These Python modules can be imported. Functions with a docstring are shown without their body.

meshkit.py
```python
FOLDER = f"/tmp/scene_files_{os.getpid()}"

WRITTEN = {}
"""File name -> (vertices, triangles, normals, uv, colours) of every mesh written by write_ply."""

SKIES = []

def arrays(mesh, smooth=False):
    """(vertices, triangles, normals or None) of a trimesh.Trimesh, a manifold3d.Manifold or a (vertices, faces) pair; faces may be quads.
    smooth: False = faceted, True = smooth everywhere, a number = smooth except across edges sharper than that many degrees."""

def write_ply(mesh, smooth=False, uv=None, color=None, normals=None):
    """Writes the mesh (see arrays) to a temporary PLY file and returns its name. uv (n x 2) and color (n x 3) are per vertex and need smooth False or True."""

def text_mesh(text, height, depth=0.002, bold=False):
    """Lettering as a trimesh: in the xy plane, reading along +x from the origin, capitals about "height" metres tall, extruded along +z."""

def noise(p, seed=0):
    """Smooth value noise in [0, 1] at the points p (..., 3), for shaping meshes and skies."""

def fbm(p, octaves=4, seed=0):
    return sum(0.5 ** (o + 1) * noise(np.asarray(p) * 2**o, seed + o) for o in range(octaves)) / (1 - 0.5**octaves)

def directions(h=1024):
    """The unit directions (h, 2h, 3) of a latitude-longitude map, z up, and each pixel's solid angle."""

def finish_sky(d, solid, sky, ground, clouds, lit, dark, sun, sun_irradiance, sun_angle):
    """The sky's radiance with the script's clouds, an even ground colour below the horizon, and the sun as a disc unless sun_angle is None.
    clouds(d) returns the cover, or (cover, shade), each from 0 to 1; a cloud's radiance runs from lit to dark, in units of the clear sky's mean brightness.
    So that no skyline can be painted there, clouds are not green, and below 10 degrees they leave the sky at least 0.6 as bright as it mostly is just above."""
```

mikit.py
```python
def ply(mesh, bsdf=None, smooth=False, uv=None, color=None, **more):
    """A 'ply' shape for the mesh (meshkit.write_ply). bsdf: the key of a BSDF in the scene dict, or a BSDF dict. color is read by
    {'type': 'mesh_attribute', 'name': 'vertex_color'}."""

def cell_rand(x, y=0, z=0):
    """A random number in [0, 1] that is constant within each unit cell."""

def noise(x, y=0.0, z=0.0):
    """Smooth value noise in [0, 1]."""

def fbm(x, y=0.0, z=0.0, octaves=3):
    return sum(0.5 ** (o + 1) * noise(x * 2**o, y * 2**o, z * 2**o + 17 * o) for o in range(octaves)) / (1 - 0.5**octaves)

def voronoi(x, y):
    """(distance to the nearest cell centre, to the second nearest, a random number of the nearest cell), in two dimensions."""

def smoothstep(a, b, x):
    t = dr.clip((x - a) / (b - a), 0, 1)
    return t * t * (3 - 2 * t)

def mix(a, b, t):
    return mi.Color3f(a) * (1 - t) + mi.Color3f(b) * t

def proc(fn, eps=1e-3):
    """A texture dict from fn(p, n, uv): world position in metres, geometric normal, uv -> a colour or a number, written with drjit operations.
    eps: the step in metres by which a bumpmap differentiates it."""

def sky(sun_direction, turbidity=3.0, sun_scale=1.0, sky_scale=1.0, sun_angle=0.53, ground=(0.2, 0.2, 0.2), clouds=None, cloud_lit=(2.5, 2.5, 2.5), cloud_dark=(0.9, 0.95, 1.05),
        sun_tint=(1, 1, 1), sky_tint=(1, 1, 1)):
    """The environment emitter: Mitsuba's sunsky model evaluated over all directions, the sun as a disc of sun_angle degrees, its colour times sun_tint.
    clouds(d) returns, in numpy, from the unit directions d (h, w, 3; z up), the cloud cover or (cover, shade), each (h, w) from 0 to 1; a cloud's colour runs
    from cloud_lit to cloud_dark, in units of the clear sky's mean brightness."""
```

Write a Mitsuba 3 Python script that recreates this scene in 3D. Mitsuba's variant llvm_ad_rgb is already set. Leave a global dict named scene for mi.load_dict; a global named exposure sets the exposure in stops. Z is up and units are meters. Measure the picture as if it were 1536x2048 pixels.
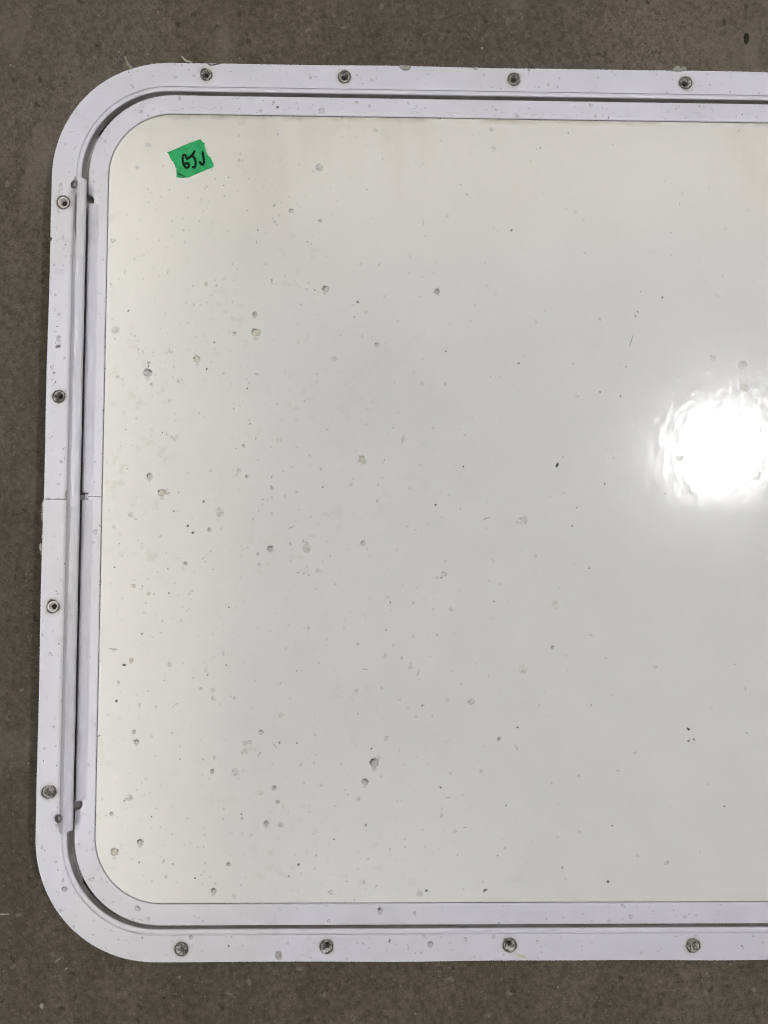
import math, random
import numpy as np
import trimesh, manifold3d as m3d
import shapely.geometry as sg
import drjit as dr
import mitsuba as mi
import mikit
from mikit import proc, noise, fbm, voronoi, cell_rand, smoothstep, mix

T4 = mi.ScalarTransform4f
rnd = random.Random(7)
nrs = np.random.RandomState(11)
scene, labels = {'type': 'scene'}, {}
exposure = 0.05

# ------------------------------------------------------------------ camera
# metres, z up; the door's face lies at z = Z0, the floor at z = 0
Z0 = 0.030
EYE = np.array([0.0, 0.0, Z0 + 0.495])
FWD = np.array([0.01920387, 0.04623066, -0.99874618])
UP = np.array([-0.00569483, 0.99891925, 0.04612917])
scene['camera'] = {'type': 'perspective', 'fov': math.degrees(2 * math.atan(768 / 1650)), 'fov_axis': 'x',
                   'near_clip': 0.01, 'far_clip': 50.0,
                   'to_world': T4().look_at(origin=EYE.tolist(), target=(EYE + FWD).tolist(), up=UP.tolist())}

# ------------------------------------------------------------------ light: the round ceiling lamp, added glow panels and an even room fill
KEY_L, LEFT_L, TOP_L, BOTTOM_L, FILL_L = 1000.0, 1.32, 1.40, 1.25, 0.05
scene['lamp_metal'] = {'type': 'principled', 'base_color': {'type': 'rgb', 'value': [0.3, 0.3, 0.31]}, 'metallic': 0.6, 'roughness': 0.5}
scene['room_glow'] = {'type': 'constant', 'radiance': {'type': 'rgb', 'value': [FILL_L * 1.0, FILL_L * 0.98, FILL_L * 0.95]}}


def lathe(prof, n=40, jitter=0.0, seed=0):
    """Closed surface of revolution about z; prof [(r, z)...] from the axis to the axis or open."""
    rs = np.random.RandomState(seed)
    a = np.arange(n) * 2 * np.pi / n
    v, rows = [], []
    for r, z in prof:
        if r <= 1e-9:
            rows.append([len(v)] * n); v.append((0, 0, z))
        else:
            wob = 1 + jitter * np.interp(a, np.linspace(0, 2 * np.pi, 9), np.append(w := rs.uniform(-1, 1, 8), w[0]))
            rows.append(list(range(len(v), len(v) + n)))
            v += [(r * k * math.cos(t), r * k * math.sin(t), z + jitter * 0.8 * rs.uniform(-1, 1)) for t, k in zip(a, wob)]
    f = []
    for p, q in zip(rows[:-1], rows[1:]):
        for i in range(n):
            j = (i + 1) % n
            for tri in ((p[i], q[i], q[j]), (p[i], q[j], p[j])):
                if len(set(tri)) == 3:
                    f.append(tri)
    m = trimesh.Trimesh(np.array(v, float), np.array(f), process=False)
    return m


def added_light_panel(key, label, x0, x1, y0, y1, z, rad, tint, steps):
    """An added, unseen light panel: a metal tray with graded glowing strips that face down; steps: (edge, brightness of the strip before it)."""
    tray = trimesh.creation.box((x1 - x0 + 0.08, y1 - y0 + 0.08, 0.08)); tray.apply_translation(((x0 + x1) / 2, (y0 + y1) / 2, z + 0.045))
    scene[key + '__tray'] = mikit.ply(tray, 'lamp_metal')
    axis, edges = steps[0], steps[1]
    for k, (a, b, l_) in enumerate(edges):
        if axis == 'x':
            c4 = [(a, y0), (a, y1), (b, y1), (b, y0)]
        else:
            c4 = [(x0, a), (x0, b), (x1, b), (x1, a)]
        d = trimesh.Trimesh(np.array([(x, y, z) for x, y in c4], float), [(0, 1, 2), (0, 2, 3)], process=False)
        if d.face_normals[0, 2] > 0:
            d.invert()
        scene[key + '__light_strip' + (f'_{k:03d}' if k else '')] = mikit.ply(d, 'lamp_metal', emitter={'type': 'area', 'radiance': {'type': 'rgb', 'value': [rad * l_ * t for t in tint]}})
    labels[key] = {'label': label, 'category': 'lamp'}


KX, KY, KZ, KR = 1.594, 0.461, 3.2 + Z0, 0.071
shade = lathe([(0, 0.30), (0.06, 0.30), (0.08, 0.22), (0.17, 0.06), (KR + 0.045, -0.01), (KR + 0.035, -0.01), (0.16, 0.06), (0.07, 0.2), (0, 0.2)], 48)
shade.apply_translation((KX, KY, KZ))
scene['round_ceiling_lamp__shade'] = mikit.ply(shade, 'lamp_metal', smooth=30)
bulb = lathe([(KR, 0.004), (KR * 0.7, 0.0), (0, 0.0)], 48); bulb.apply_translation((KX, KY, KZ))
if bulb.face_normals[:, 2].mean() > 0:
    bulb.invert()
scene['round_ceiling_lamp__lens'] = mikit.ply(bulb, 'lamp_metal', emitter={'type': 'area', 'radiance': {'type': 'rgb', 'value': [KEY_L * 0.985, KEY_L * 0.98, KEY_L]}})
labels['round_ceiling_lamp'] = {'label': 'bright round ceiling lamp mirrored in the glossy panel', 'category': 'lamp'}
added_light_panel('added_glow_panel', 'added unseen light panel of glowing strips beyond the hinged side of the door', -1.5, -0.46, -1.8, 1.8, 3.0, LEFT_L, (1.0, 0.99, 0.945),
          ('x', [(-0.46, -0.56, 0.35), (-0.56, -0.66, 0.95), (-0.66, -0.76, 1.55), (-0.76, -0.86, 2.2), (-0.86, -0.96, 2.8), (-0.96, -1.06, 3.5), (-1.06, -1.2, 4.3), (-1.2, -1.5, 5.0)]))  # added light: its graded glow brightens the left of the door panel
added_light_panel('added_glow_panel_001', 'added unseen light panel of glowing strips beyond the top edge of the door', -0.38, 2.7, 0.75, 1.9, 3.0, TOP_L, (1.0, 0.985, 0.93),
          ('y', [(0.75, 0.9, 0.15), (0.9, 1.05, 0.35), (1.05, 1.2, 0.6), (1.2, 1.35, 0.85), (1.35, 1.5, 1.1), (1.5, 1.7, 1.4), (1.7, 1.9, 1.6)]))  # added light for the sheen along the top of the door panel
added_light_panel('added_glow_panel_002', 'added unseen light panel of glowing strips beyond the bottom edge of the door', -0.38, 0.5, -1.6, -0.85, 3.0, BOTTOM_L, (0.97, 0.98, 1.0),
          ('y', [(-0.85, -1.0, 0.2), (-1.0, -1.15, 0.55), (-1.15, -1.3, 0.9), (-1.3, -1.6, 1.25)]))  # added light for the sheen along the bottom of the door panel

# ------------------------------------------------------------------ materials
PANEL_C = np.array([0.650, 0.648, 0.630])
FRAME_C = np.array([0.600, 0.592, 0.645])
RIVETS = [(-100.9, 290.8), (-16.1, 290.7), (88.5, 290.8), (195.2, 290.3), (-185.9, 209.8), (-185.9, 91.2), (-186.5, -34.3), (-186.3, -142.7),
          (-107.5, -233.1), (-22.9, -232.0), (84.6, -231.6), (193.3, -232.4)]


def concrete_color(p, n, uv):
    x, y = p.x, p.y
    big = fbm(x * 5 + 3, y * 3.2 + 7, 0.3, 3)
    mid = fbm(x * 34, y * 22 + 9, 1.7, 4)
    streak = fbm(x * 60 + 5, y * 9, 4.1, 3)
    fine = fbm(x * 420, y * 420, 2.2, 3)
    grain = noise(x * 1500, y * 1500, 5.0)
    c = mix((0.084, 0.068, 0.050), (0.131, 0.110, 0.087), smoothstep(0.30, 0.70, 0.5 * big + 0.32 * mid + 0.18 * streak))
    c = mix(c, (0.088, 0.077, 0.066), 0.35 * smoothstep(0.52, 0.70, fbm(x * 11 + 40, y * 9 + 2, 8.0, 3)))
    c = c * (0.34 + 0.84 * fine + 0.44 * grain)
    d1, d2, h = voronoi(x * 130 + 0.35 * noise(x * 420, y * 420), y * 130 + 0.35 * noise(x * 420, y * 420, 4))
    c = mix(c, (0.215, 0.195, 0.160), smoothstep(0.955, 0.99, h) * smoothstep(0.30, 0.10, d1) * 0.5)
    c = mix(c, (0.045, 0.038, 0.030), smoothstep(0.06, 0.03, h) * smoothstep(0.30, 0.10, d1) * 0.85)
    e1, e2, g = voronoi(x * 520 + 9, y * 520)
    c = mix(c, (0.20, 0.185, 0.155), smoothstep(0.95, 0.98, g) * smoothstep(0.35, 0.15, e1) * 0.6)
    c = mix(c, (0.035, 0.030, 0.025), smoothstep(0.07, 0.03, g) * smoothstep(0.35, 0.15, e1) * 0.75)
    chalk = smoothstep(0.48, 0.90, fbm(x * 52 + 11, y * 24 + 3, 6.0, 4)) * smoothstep(0.50, 0.66, fbm(x * 9, y * 9 + 30, 1.0, 2))
    return mix(c, (0.18, 0.155, 0.125), 0.5 * chalk)


def concrete_bump(p, n, uv):
    x, y = p.x, p.y
    e1, e2, g = voronoi(x * 520 + 9, y * 520)
    pit = smoothstep(0.07, 0.03, g) * smoothstep(0.4, 0.1, e1)
    return 0.5 * fbm(x * 180, y * 180, 3.0, 4) + 0.22 * noise(x * 1300, y * 1300) + 0.4 * fbm(x * 30, y * 30, 7.0, 2) - 0.25 * pit


scene['concrete'] = {'type': 'bumpmap', 'scale': 0.0019, 'arb': proc(concrete_bump, 3e-4),
                     'bsdf': {'type': 'principled', 'base_color': proc(concrete_color), 'roughness': 0.75, 'specular': 0.3}}


def panel_color(p, n, uv):
    x, y = p.x, p.y
    n1 = fbm(x * 14 + 3, y * 11, 0.5, 4)
    c = mi.Color3f(*PANEL_C.tolist()) * (0.948 + 0.104 * n1)
    yellow = 0.62 * smoothstep(0.02, -0.16, x + 0.05 * (fbm(x * 9, y * 9, 3.0, 3) - 0.5)) + 0.68 * smoothstep(0.10, 0.265, y + 0.09 * (fbm(x * 12, y * 7, 9.0, 3) - 0.5))  # yellower and slightly paler towards the left and top
    c = mix(c, c * mi.Color3f(1.03, 1.015, 0.945), dr.clip(yellow, 0, 1))
    # old water streaks and grime gathered under the top edge of the frame
    run = smoothstep(0.45, 0.80, fbm(x * 55, y * 11 + 2, 2.0, 4)) * smoothstep(0.17, 0.265, y)
    c = mix(c, c * mi.Color3f(0.87, 0.835, 0.77), 0.42 * run)
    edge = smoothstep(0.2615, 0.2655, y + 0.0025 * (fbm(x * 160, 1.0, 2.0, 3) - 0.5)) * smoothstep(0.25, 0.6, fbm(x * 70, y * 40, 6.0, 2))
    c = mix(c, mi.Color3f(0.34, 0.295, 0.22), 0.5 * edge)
    fl = smoothstep(0.60, 0.80, fbm(x * 230, y * 230, 4.0, 3)) * smoothstep(0.45, 0.65, fbm(x * 22 + 9, y * 22, 2.0, 3))
    c = mix(c, c * mi.Color3f(0.86, 0.855, 0.82), 0.6 * fl * smoothstep(0.12, -0.1, x))
    return c


def panel_bump(p, n, uv):
    x, y = p.x, p.y
    return 0.28 * fbm(x * 300, y * 150, 1.0, 2) + 0.16 * fbm(x * 640, y * 360, 2.0, 2) + 0.12 * fbm(x * 60, y * 34, 5.0, 2)


scene['panel_paint'] = {'type': 'bumpmap', 'scale': 1.75e-4, 'arb': proc(panel_bump, 4e-4),
                        'bsdf': {'type': 'principled', 'base_color': proc(panel_color), 'roughness': 0.155, 'specular': 0.44}}


def frame_color(p, n, uv):
    x, y = p.x, p.y
    c = mi.Color3f(*FRAME_C.tolist()) * (0.955 + 0.09 * fbm(x * 30, y * 30, p.z * 30, 3))
    c = mix(c, c * mi.Color3f(0.97, 0.965, 0.93), smoothstep(0.45, 0.7, fbm(x * 14 + 8, y * 14, 3.0, 3)))
    scuff = smoothstep(0.63, 0.80, fbm(x * 150, y * 150, 2.0, 4)) * smoothstep(0.42, 0.62, fbm(x * 18, y * 18, 5.0, 2))
    c = mix(c, mi.Color3f(0.40, 0.39, 0.39), 0.22 * scuff)
    halo = mi.Float(0)
    for rx, ry in RIVETS:
        d = dr.sqrt(dr.square(x - rx * 1e-3) + dr.square(y - ry * 1e-3))
        halo = dr.maximum(halo, smoothstep(0.0075, 0.0036, d))
    c = mix(c, mi.Color3f(0.42, 0.395, 0.33), 0.55 * halo * smoothstep(0.2, 0.75, fbm(x * 260, y * 260, 8.0, 3)))
    gap_shade = smoothstep(Z0 - 0.0005, Z0 - 0.0014, p.z)  # groove and gap walls darkened in the colour, standing for shade
    dirt = smoothstep(0.25, 0.7, fbm(x * 120, y * 120, p.z * 200, 3))  # noise that mottles the painted gap shade
    return mix(c, mi.Color3f(0.27, 0.255, 0.235), gap_shade * (0.6 + 0.35 * dirt))


def frame_bump(p, n, uv):
    return fbm(p.x * 700, p.y * 700, p.z * 700, 2) + 2.0 * fbm(p.x * 40, p.y * 40, 1.0, 2)


scene['frame_paint'] = {'type': 'bumpmap', 'scale': 2.2e-5, 'arb': proc(frame_bump, 3e-4),
                        'bsdf': {'type': 'principled', 'base_color': proc(frame_color), 'roughness': 0.34, 'specular': 0.8}}


def hinge_shade_color(p, n, uv):
    c = frame_color(p, n, uv)
    rub = smoothstep(0.40, 0.72, fbm(p.x * 420, p.y * 14, 3.0, 4))
    return c * (0.90 + 0.08 * rub)  # hinge darkened in the colour for its shaded side, plus rubbed streaks


def knuckle_shade_color(p, n, uv):
    return hinge_shade_color(p, n, uv) * mi.Color3f(0.86, 0.855, 0.85)  # knuckle colour darkened further to stand for shade on its left face


scene['hinge_shade_paint'] = {'type': 'principled', 'base_color': proc(hinge_shade_color), 'roughness': 0.32, 'specular': 0.6}
scene['leaf_paint'] = {'type': 'principled', 'base_color': proc(frame_color), 'roughness': 0.42, 'specular': 0.5}
scene['knuckle_shade_paint'] = {'type': 'principled', 'base_color': proc(knuckle_shade_color), 'roughness': 0.5, 'specular': 0.3}


def metal_color(p, n, uv):
    k = fbm(p.x * 900, p.y * 900, p.z * 900, 3)
    return mix((0.15, 0.14, 0.125), (0.58, 0.56, 0.53), smoothstep(0.34, 0.68, k))


scene['rivet_metal'] = {'type': 'principled', 'base_color': proc(metal_color), 'metallic': 0.7, 'roughness': 0.52}
scene['bright_metal'] = {'type': 'principled', 'base_color': {'type': 'rgb', 'value': [0.72, 0.70, 0.67]}, 'metallic': 0.6, 'roughness': 0.4}
scene['screw_metal'] = {'type': 'principled', 'base_color': {'type': 'rgb', 'value': [0.26, 0.255, 0.25]}, 'metallic': 0.7, 'roughness': 0.5}
def tarnish_color(p, n, uv):
    return mix((0.10, 0.094, 0.085), (0.46, 0.44, 0.41), smoothstep(0.32, 0.66, fbm(p.x * 1100, p.y * 1100, p.z * 900, 3)))


scene['tarnished_metal'] = {'type': 'principled', 'base_color': proc(tarnish_color), 'metallic': 0.5, 'roughness': 0.6}
scene['mark_paint'] = {'type': 'twosided', 'bsdf': {'type': 'principled', 'base_color': {'type': 'mesh_attribute', 'name': 'vertex_color'}, 'roughness': 0.28, 'specular': 0.4}}
scene['dry_dirt'] = {'type': 'twosided', 'bsdf': {'type': 'principled', 'base_color': {'type': 'mesh_attribute', 'name': 'vertex_color'}, 'roughness': 0.85, 'specular': 0.2}}


def tape_color(p, n, uv):
    k = fbm(p.x * 500, p.y * 500, 1.0, 3)
    return mix((0.014, 0.335, 0.098), (0.022, 0.410, 0.130), smoothstep(0.3, 0.7, k))


scene['green_paper'] = {'type': 'twosided', 'bsdf': {'type': 'principled', 'base_color': proc(tape_color), 'roughness': 0.55, 'specular': 0.35}}
scene['fold_shadow_green'] = {'type': 'twosided', 'bsdf': {'type': 'principled', 'base_color': {'type': 'rgb', 'value': [0.004, 0.085, 0.030]}, 'roughness': 0.6, 'specular': 0.3}}  # dark green painted as the shadow line along the fold
scene['marker_ink'] = {'type': 'principled', 'base_color': {'type': 'rgb', 'value': [0.003, 0.012, 0.007]}, 'roughness': 0.7, 'specular': 0.15}
scene['dark_hole'] = {'type': 'diffuse', 'reflectance': {'type': 'rgb', 'value': [0.035, 0.03, 0.026]}}  # near-black colour that stands for the shade down a hole


# ------------------------------------------------------------------ helpers (shapes are made in millimetres, z = 0 on the door's face)
def put(key, mesh, bsdf, smooth=False, color=None):
    if hasattr(mesh, 'to_mesh'):
        q = mesh.to_mesh()
        mesh = trimesh.Trimesh(np.array(q.vert_properties[:, :3], float), np.array(q.tri_verts), process=False)
    v = np.array(mesh.vertices, float) * 1e-3 + (0, 0, Z0)
    scene[key] = mikit.ply(trimesh.Trimesh(v, mesh.faces, process=False), bsdf, smooth=smooth, **({} if color is None else {'color': color}))


def section(rings):
    return m3d.CrossSection([np.asarray(q, float) for q in rings], m3d.FillRule.EvenOdd)


def solid(v, f):
    m = trimesh.Trimesh(v, f, process=False)
    if m.volume < 0:
        m.invert()
    return m3d.Manifold(m3d.Mesh(vert_properties=np.array(m.vertices, np.float32), tri_verts=np.array(m.faces, np.uint32)))


def tube(sections):
    """A solid through closed sections (k, n, 3), capped at both ends."""
    s = np.asarray(sections, float)
    k, n = s.shape[:2]
    f = []
    for i in range(k - 1):
        for j in range(n):
            a, b, c, d = i * n + j, i * n + (j + 1) % n, (i + 1) * n + (j + 1) % n, (i + 1) * n + j
            f += [(a, b, c), (a, c, d)]
    for base, ring, flip in ((0, s[0], False), ((k - 1) * n, s[-1], True)):
        c = ring - ring.mean(0)
        ax = np.linalg.svd(c)[2][:2]
        cs = np.asarray(c @ ax.T)
        tri = m3d.triangulate([cs.astype(np.float32) if sg.Polygon(cs).exterior.is_ccw else cs[::-1].astype(np.float32)])
        idx = np.arange(n) if sg.Polygon(cs).exterior.is_ccw else np.arange(n)[::-1]
        tri = idx[np.asarray(tri)] + base
        # wind the cap so that it matches the sides: its boundary edges must run opposite to the sides' edges
        edges = {(a, b) for t in tri for a, b in ((t[0], t[1]), (t[1], t[2]), (t[2], t[0]))}
        side_edge = (base, base + 1) if not flip else (base + 1, base)
        if side_edge in edges:
            tri = tri[:, ::-1]
        f += [tuple(t) for t in tri]
    return solid(s.reshape(-1, 3), np.array(f))


# rounded rectangles of the door: left, top, bottom, right, corner radius
RIGHT = 560.0
REF = {'A': (-193.4, 298.0, -240.4, RIGHT, 71.5),
       'B': (-178.0, 282.8, -224.9, RIGHT - 15.3, 55.5),
       'G': (-175.4, 280.2, -221.95, RIGHT - 18.0, 53.0),
       'D': (-171.05, 277.7, -219.85, RIGHT - 21.5, 50.8),
       'S': (-159.2, 265.95, -207.4, RIGHT - 33.5, 39.3)}


def wob(x, y, s, f=0.02):
    return math.sin(f * x * 1.7 + s) * math.sin(f * y * 1.3 + 2 * s) + 0.5 * math.sin(f * 3.1 * (x + y) + 3 * s)


def stations(ys, upper):
    """Functions of a rounded rectangle that walk its upper or lower half, from the left seam to the right one."""
    out = []
    sgn = 1 if upper else -1

    def corner(r4, left, top, a):
        l, t, b, r, rad = r4
        cx, cy = (l + rad if left else r - rad), (t - rad if top else b + rad)
        return cx + rad * math.cos(a), cy + rad * math.sin(a)

    def side(left, u):
        def fn(r4):
            l, t, b, r, rad = r4
            end = t - rad if upper else b + rad
            return (l if left else r), ys + u * (end - ys)
        return fn

    def flat(u):
        def fn(r4):
            l, t, b, r, rad = r4
            return l + rad + u * (r - l - 2 * rad), (t if upper else b)
        return fn
    for u in np.linspace(0, 1, 34)[:-1]:
        out.append(side(True, u))
    for k in np.linspace(0, 1, 40):
        a = math.pi - sgn * k * math.pi / 2
        out.append(lambda r4, a=a: corner(r4, True, upper, a))
    for u in np.linspace(0, 1, 90)[1:-1]:
        out.append(flat(u))
    for k in np.linspace(0, 1, 12):
        a = sgn * (math.pi / 2 - k * math.pi / 2)
        out.append(lambda r4, a=a: corner(r4, False, upper, a))
    out += [side(False, u) for u in (0.7, 0.35, 0.0)]
    return out


def sweep(prof, ys, upper, wave=0.0, seed=1.0):
    """prof: (reference rectangle, inward offset, height); offsets shrink the corner radius too."""
    secs = []
    for fn in stations(ys, upper):
        sec = []
        for ref, d, z in prof:
            l, t, b, r, rad = REF[ref]
            x, y = fn((l + d, t - d, b + d, r - d, max(rad - d, 2.0)))
            if ref == 'A' and d < 1.0 and wave:
                w = wave * wob(x, y, seed)
                if upper is False:
                    w -= 0.35
                cx, cy = x - max(x, -122) if x < -122 else 0, 0
                if x < l + 60:
                    x += w
                if y > t - 60: y -= w
                if y < b + 60: y += w
            sec.append((x, y, z + (0.10 * wob(x, y, seed + 2, 0.03) if ref == 'A' and d > 1 and z > -1 else 0)))
        secs.append(sec)
    return tube(secs)


def cyl(x, y, r, z0, z1, n=28, sx=1.0, sy=1.0, rot=0):
    return m3d.Manifold.cylinder(z1 - z0, r, r, n).scale((sx, sy, 1)).rotate((0, 0, rot)).translate((x, y, z0))


def blob_ring(k, n=18, rs=None, amp=0.12):
    """Irregular outline: n radii around 1."""
    a = np.arange(n) * 2 * np.pi / n
    rs = rs or nrs
    r = np.ones(n)
    for h in (2, 3, 5, 7, 9):
        r += amp / h ** 0.8 * 1.5 * rs.normal() * np.cos(h * a + rs.uniform(0, 6.28))
    return a, np.clip(r, 0.55, 1.6)


# ------------------------------------------------------------------ the setting
floor = trimesh.Trimesh([(-3, -3, 0), (3, -3, 0), (3, 3, 0), (-3, 3, 0)], [(0, 1, 2), (0, 2, 3)], process=False)
scene['concrete_floor'] = mikit.ply(floor, 'concrete')
labels['concrete_floor'] = {'kind': 'structure', 'label': 'worn brown grey concrete floor under the access door'}

# ------------------------------------------------------------------ the access door
DOOR = 'access_door'
labels[DOOR] = {'label': 'white framed access door with yellowish panel and long hinge lying on the concrete', 'category': 'access door'}
OUTER = [('A', 0, -1.5), ('A', 0, -0.10), ('A', 0.08, 0.0), ('A', 2.5, 0.0), ('A', 7.0, 0.02), ('B', -1.5, 0.0), ('B', -0.5, -0.02), ('B', -0.36, -0.75), ('B', 0.12, -0.75), ('B', 0.26, -0.1), ('B', 0.45, 0.05),
         ('B', 0.9, 0.16), ('B', 1.8, 0.12), ('G', -0.2, -0.05), ('G', 0.0, -0.4), ('G', 0.3, -6.5), ('S', 6.0, -6.5), ('S', 6.0, -8.0), ('G', 1.8, -8.0), ('G', 1.8, -29.9), ('G', -1.0, -29.9), ('G', -1.0, -1.5)]
INNER = [('D', 0, -5.5), ('D', 0, -0.4), ('D', 0.35, 0.0), ('D', 3.0, 0.05), ('S', -2.0, 0.05), ('S', -0.5, 0.0), ('S', -0.1, -0.25), ('S', 0.0, -0.9), ('S', 0.0, -5.5)]
holes = []
for i, (x, y) in enumerate(RIVETS):
    holes.append(cyl(x, y, 3.0, -7, 3))
punch = m3d.Manifold.batch_boolean(holes, m3d.OpType.Add)
SEAM_O, SEAM_I = 29.4, 31.2
for key, up in (('outer_frame', True), ('outer_frame_001', False)):
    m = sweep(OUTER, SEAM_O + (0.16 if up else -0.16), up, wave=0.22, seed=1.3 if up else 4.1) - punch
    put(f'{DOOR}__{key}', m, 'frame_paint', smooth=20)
cut = [cyl(-170.4, -149.6, 3.8, -9, 3), cyl(-170.2, 211.3, 2.6, -9, 3, n=20, sx=1.1, sy=1.25, rot=20),
       m3d.Manifold.cube((4.2, 4.0, 12)).translate((-171.3, 29.2, -9))]
cutter = m3d.Manifold.batch_boolean(cut, m3d.OpType.Add)
for key, up in (('inner_frame', True), ('inner_frame_001', False)):
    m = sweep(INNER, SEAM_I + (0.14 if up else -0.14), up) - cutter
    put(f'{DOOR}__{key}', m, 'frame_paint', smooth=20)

# the panel: one thin slab whose rim runs under the inner frame's lip
PZ = -0.35
l, t, b, r, rad = REF['S']
poly = sg.box(l + rad, b + rad, r - rad, t - rad).buffer(rad - 0.42, quad_segs=24)
cs = section([np.array(poly.exterior.coords)[:-1]])
slab = m3d.Manifold.extrude(cs, 4.0).translate((0, 0, PZ - 4.0))
put(f'{DOOR}__panel', slab, 'panel_paint')
under = m3d.Manifold.extrude(section([np.array(sg.box(l - 8, b - 8, r + 8, t + 8).exterior.coords)[:-1]]), 1.0).translate((0, 0, -6.4))
put(f'{DOOR}__backing_board', under, 'dark_hole')

# dirt packed into the two seams of the left side
def ribbon(x0, x1, y, w, col, seed, z=0.07):
    rs = np.random.RandomState(seed)
    n = 26
    xs = np.linspace(x0, x1, n)
    up = w * (0.4 + rs.rand(n)); dn = w * (0.25 + 0.5 * rs.rand(n))
    v = [(x, y + u, z) for x, u in zip(xs, up)] + [(x, y, z + 0.06) for x in xs] + [(x, y - d, z) for x, d in zip(xs, dn)]
    f = []
    for k in range(2):
        for i in range(n - 1):
            a = k * n + i
            f += [(a, a + n, a + 1), (a + 1, a + n, a + n + 1)]
    c = np.array([FRAME_C * 0.75] * n + [col] * n + [FRAME_C * 0.75] * n)
    return trimesh.Trimesh(np.array(v), f, process=False), c


for key, args in (('outer_frame__seam_dirt', (-193.2, -178.4, SEAM_O, 0.55, (0.060, 0.030, 0.026), 3)), ('inner_frame__seam_dirt', (-166.9, -159.4, SEAM_I, 0.36, (0.08, 0.075, 0.07), 5))):
    m, c = ribbon(*args)
    put(f'{DOOR}__{key}', m, 'dry_dirt', color=c, smooth=True)

# ------------------------------------------------------------------ hinge
def yextrude(fn, y0, y1, n):
    return tube([fn(y, (y - y0) / (y1 - y0)) for y in np.linspace(y0, y1, n)])


HT, HB = 222.4, -164.0


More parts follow.
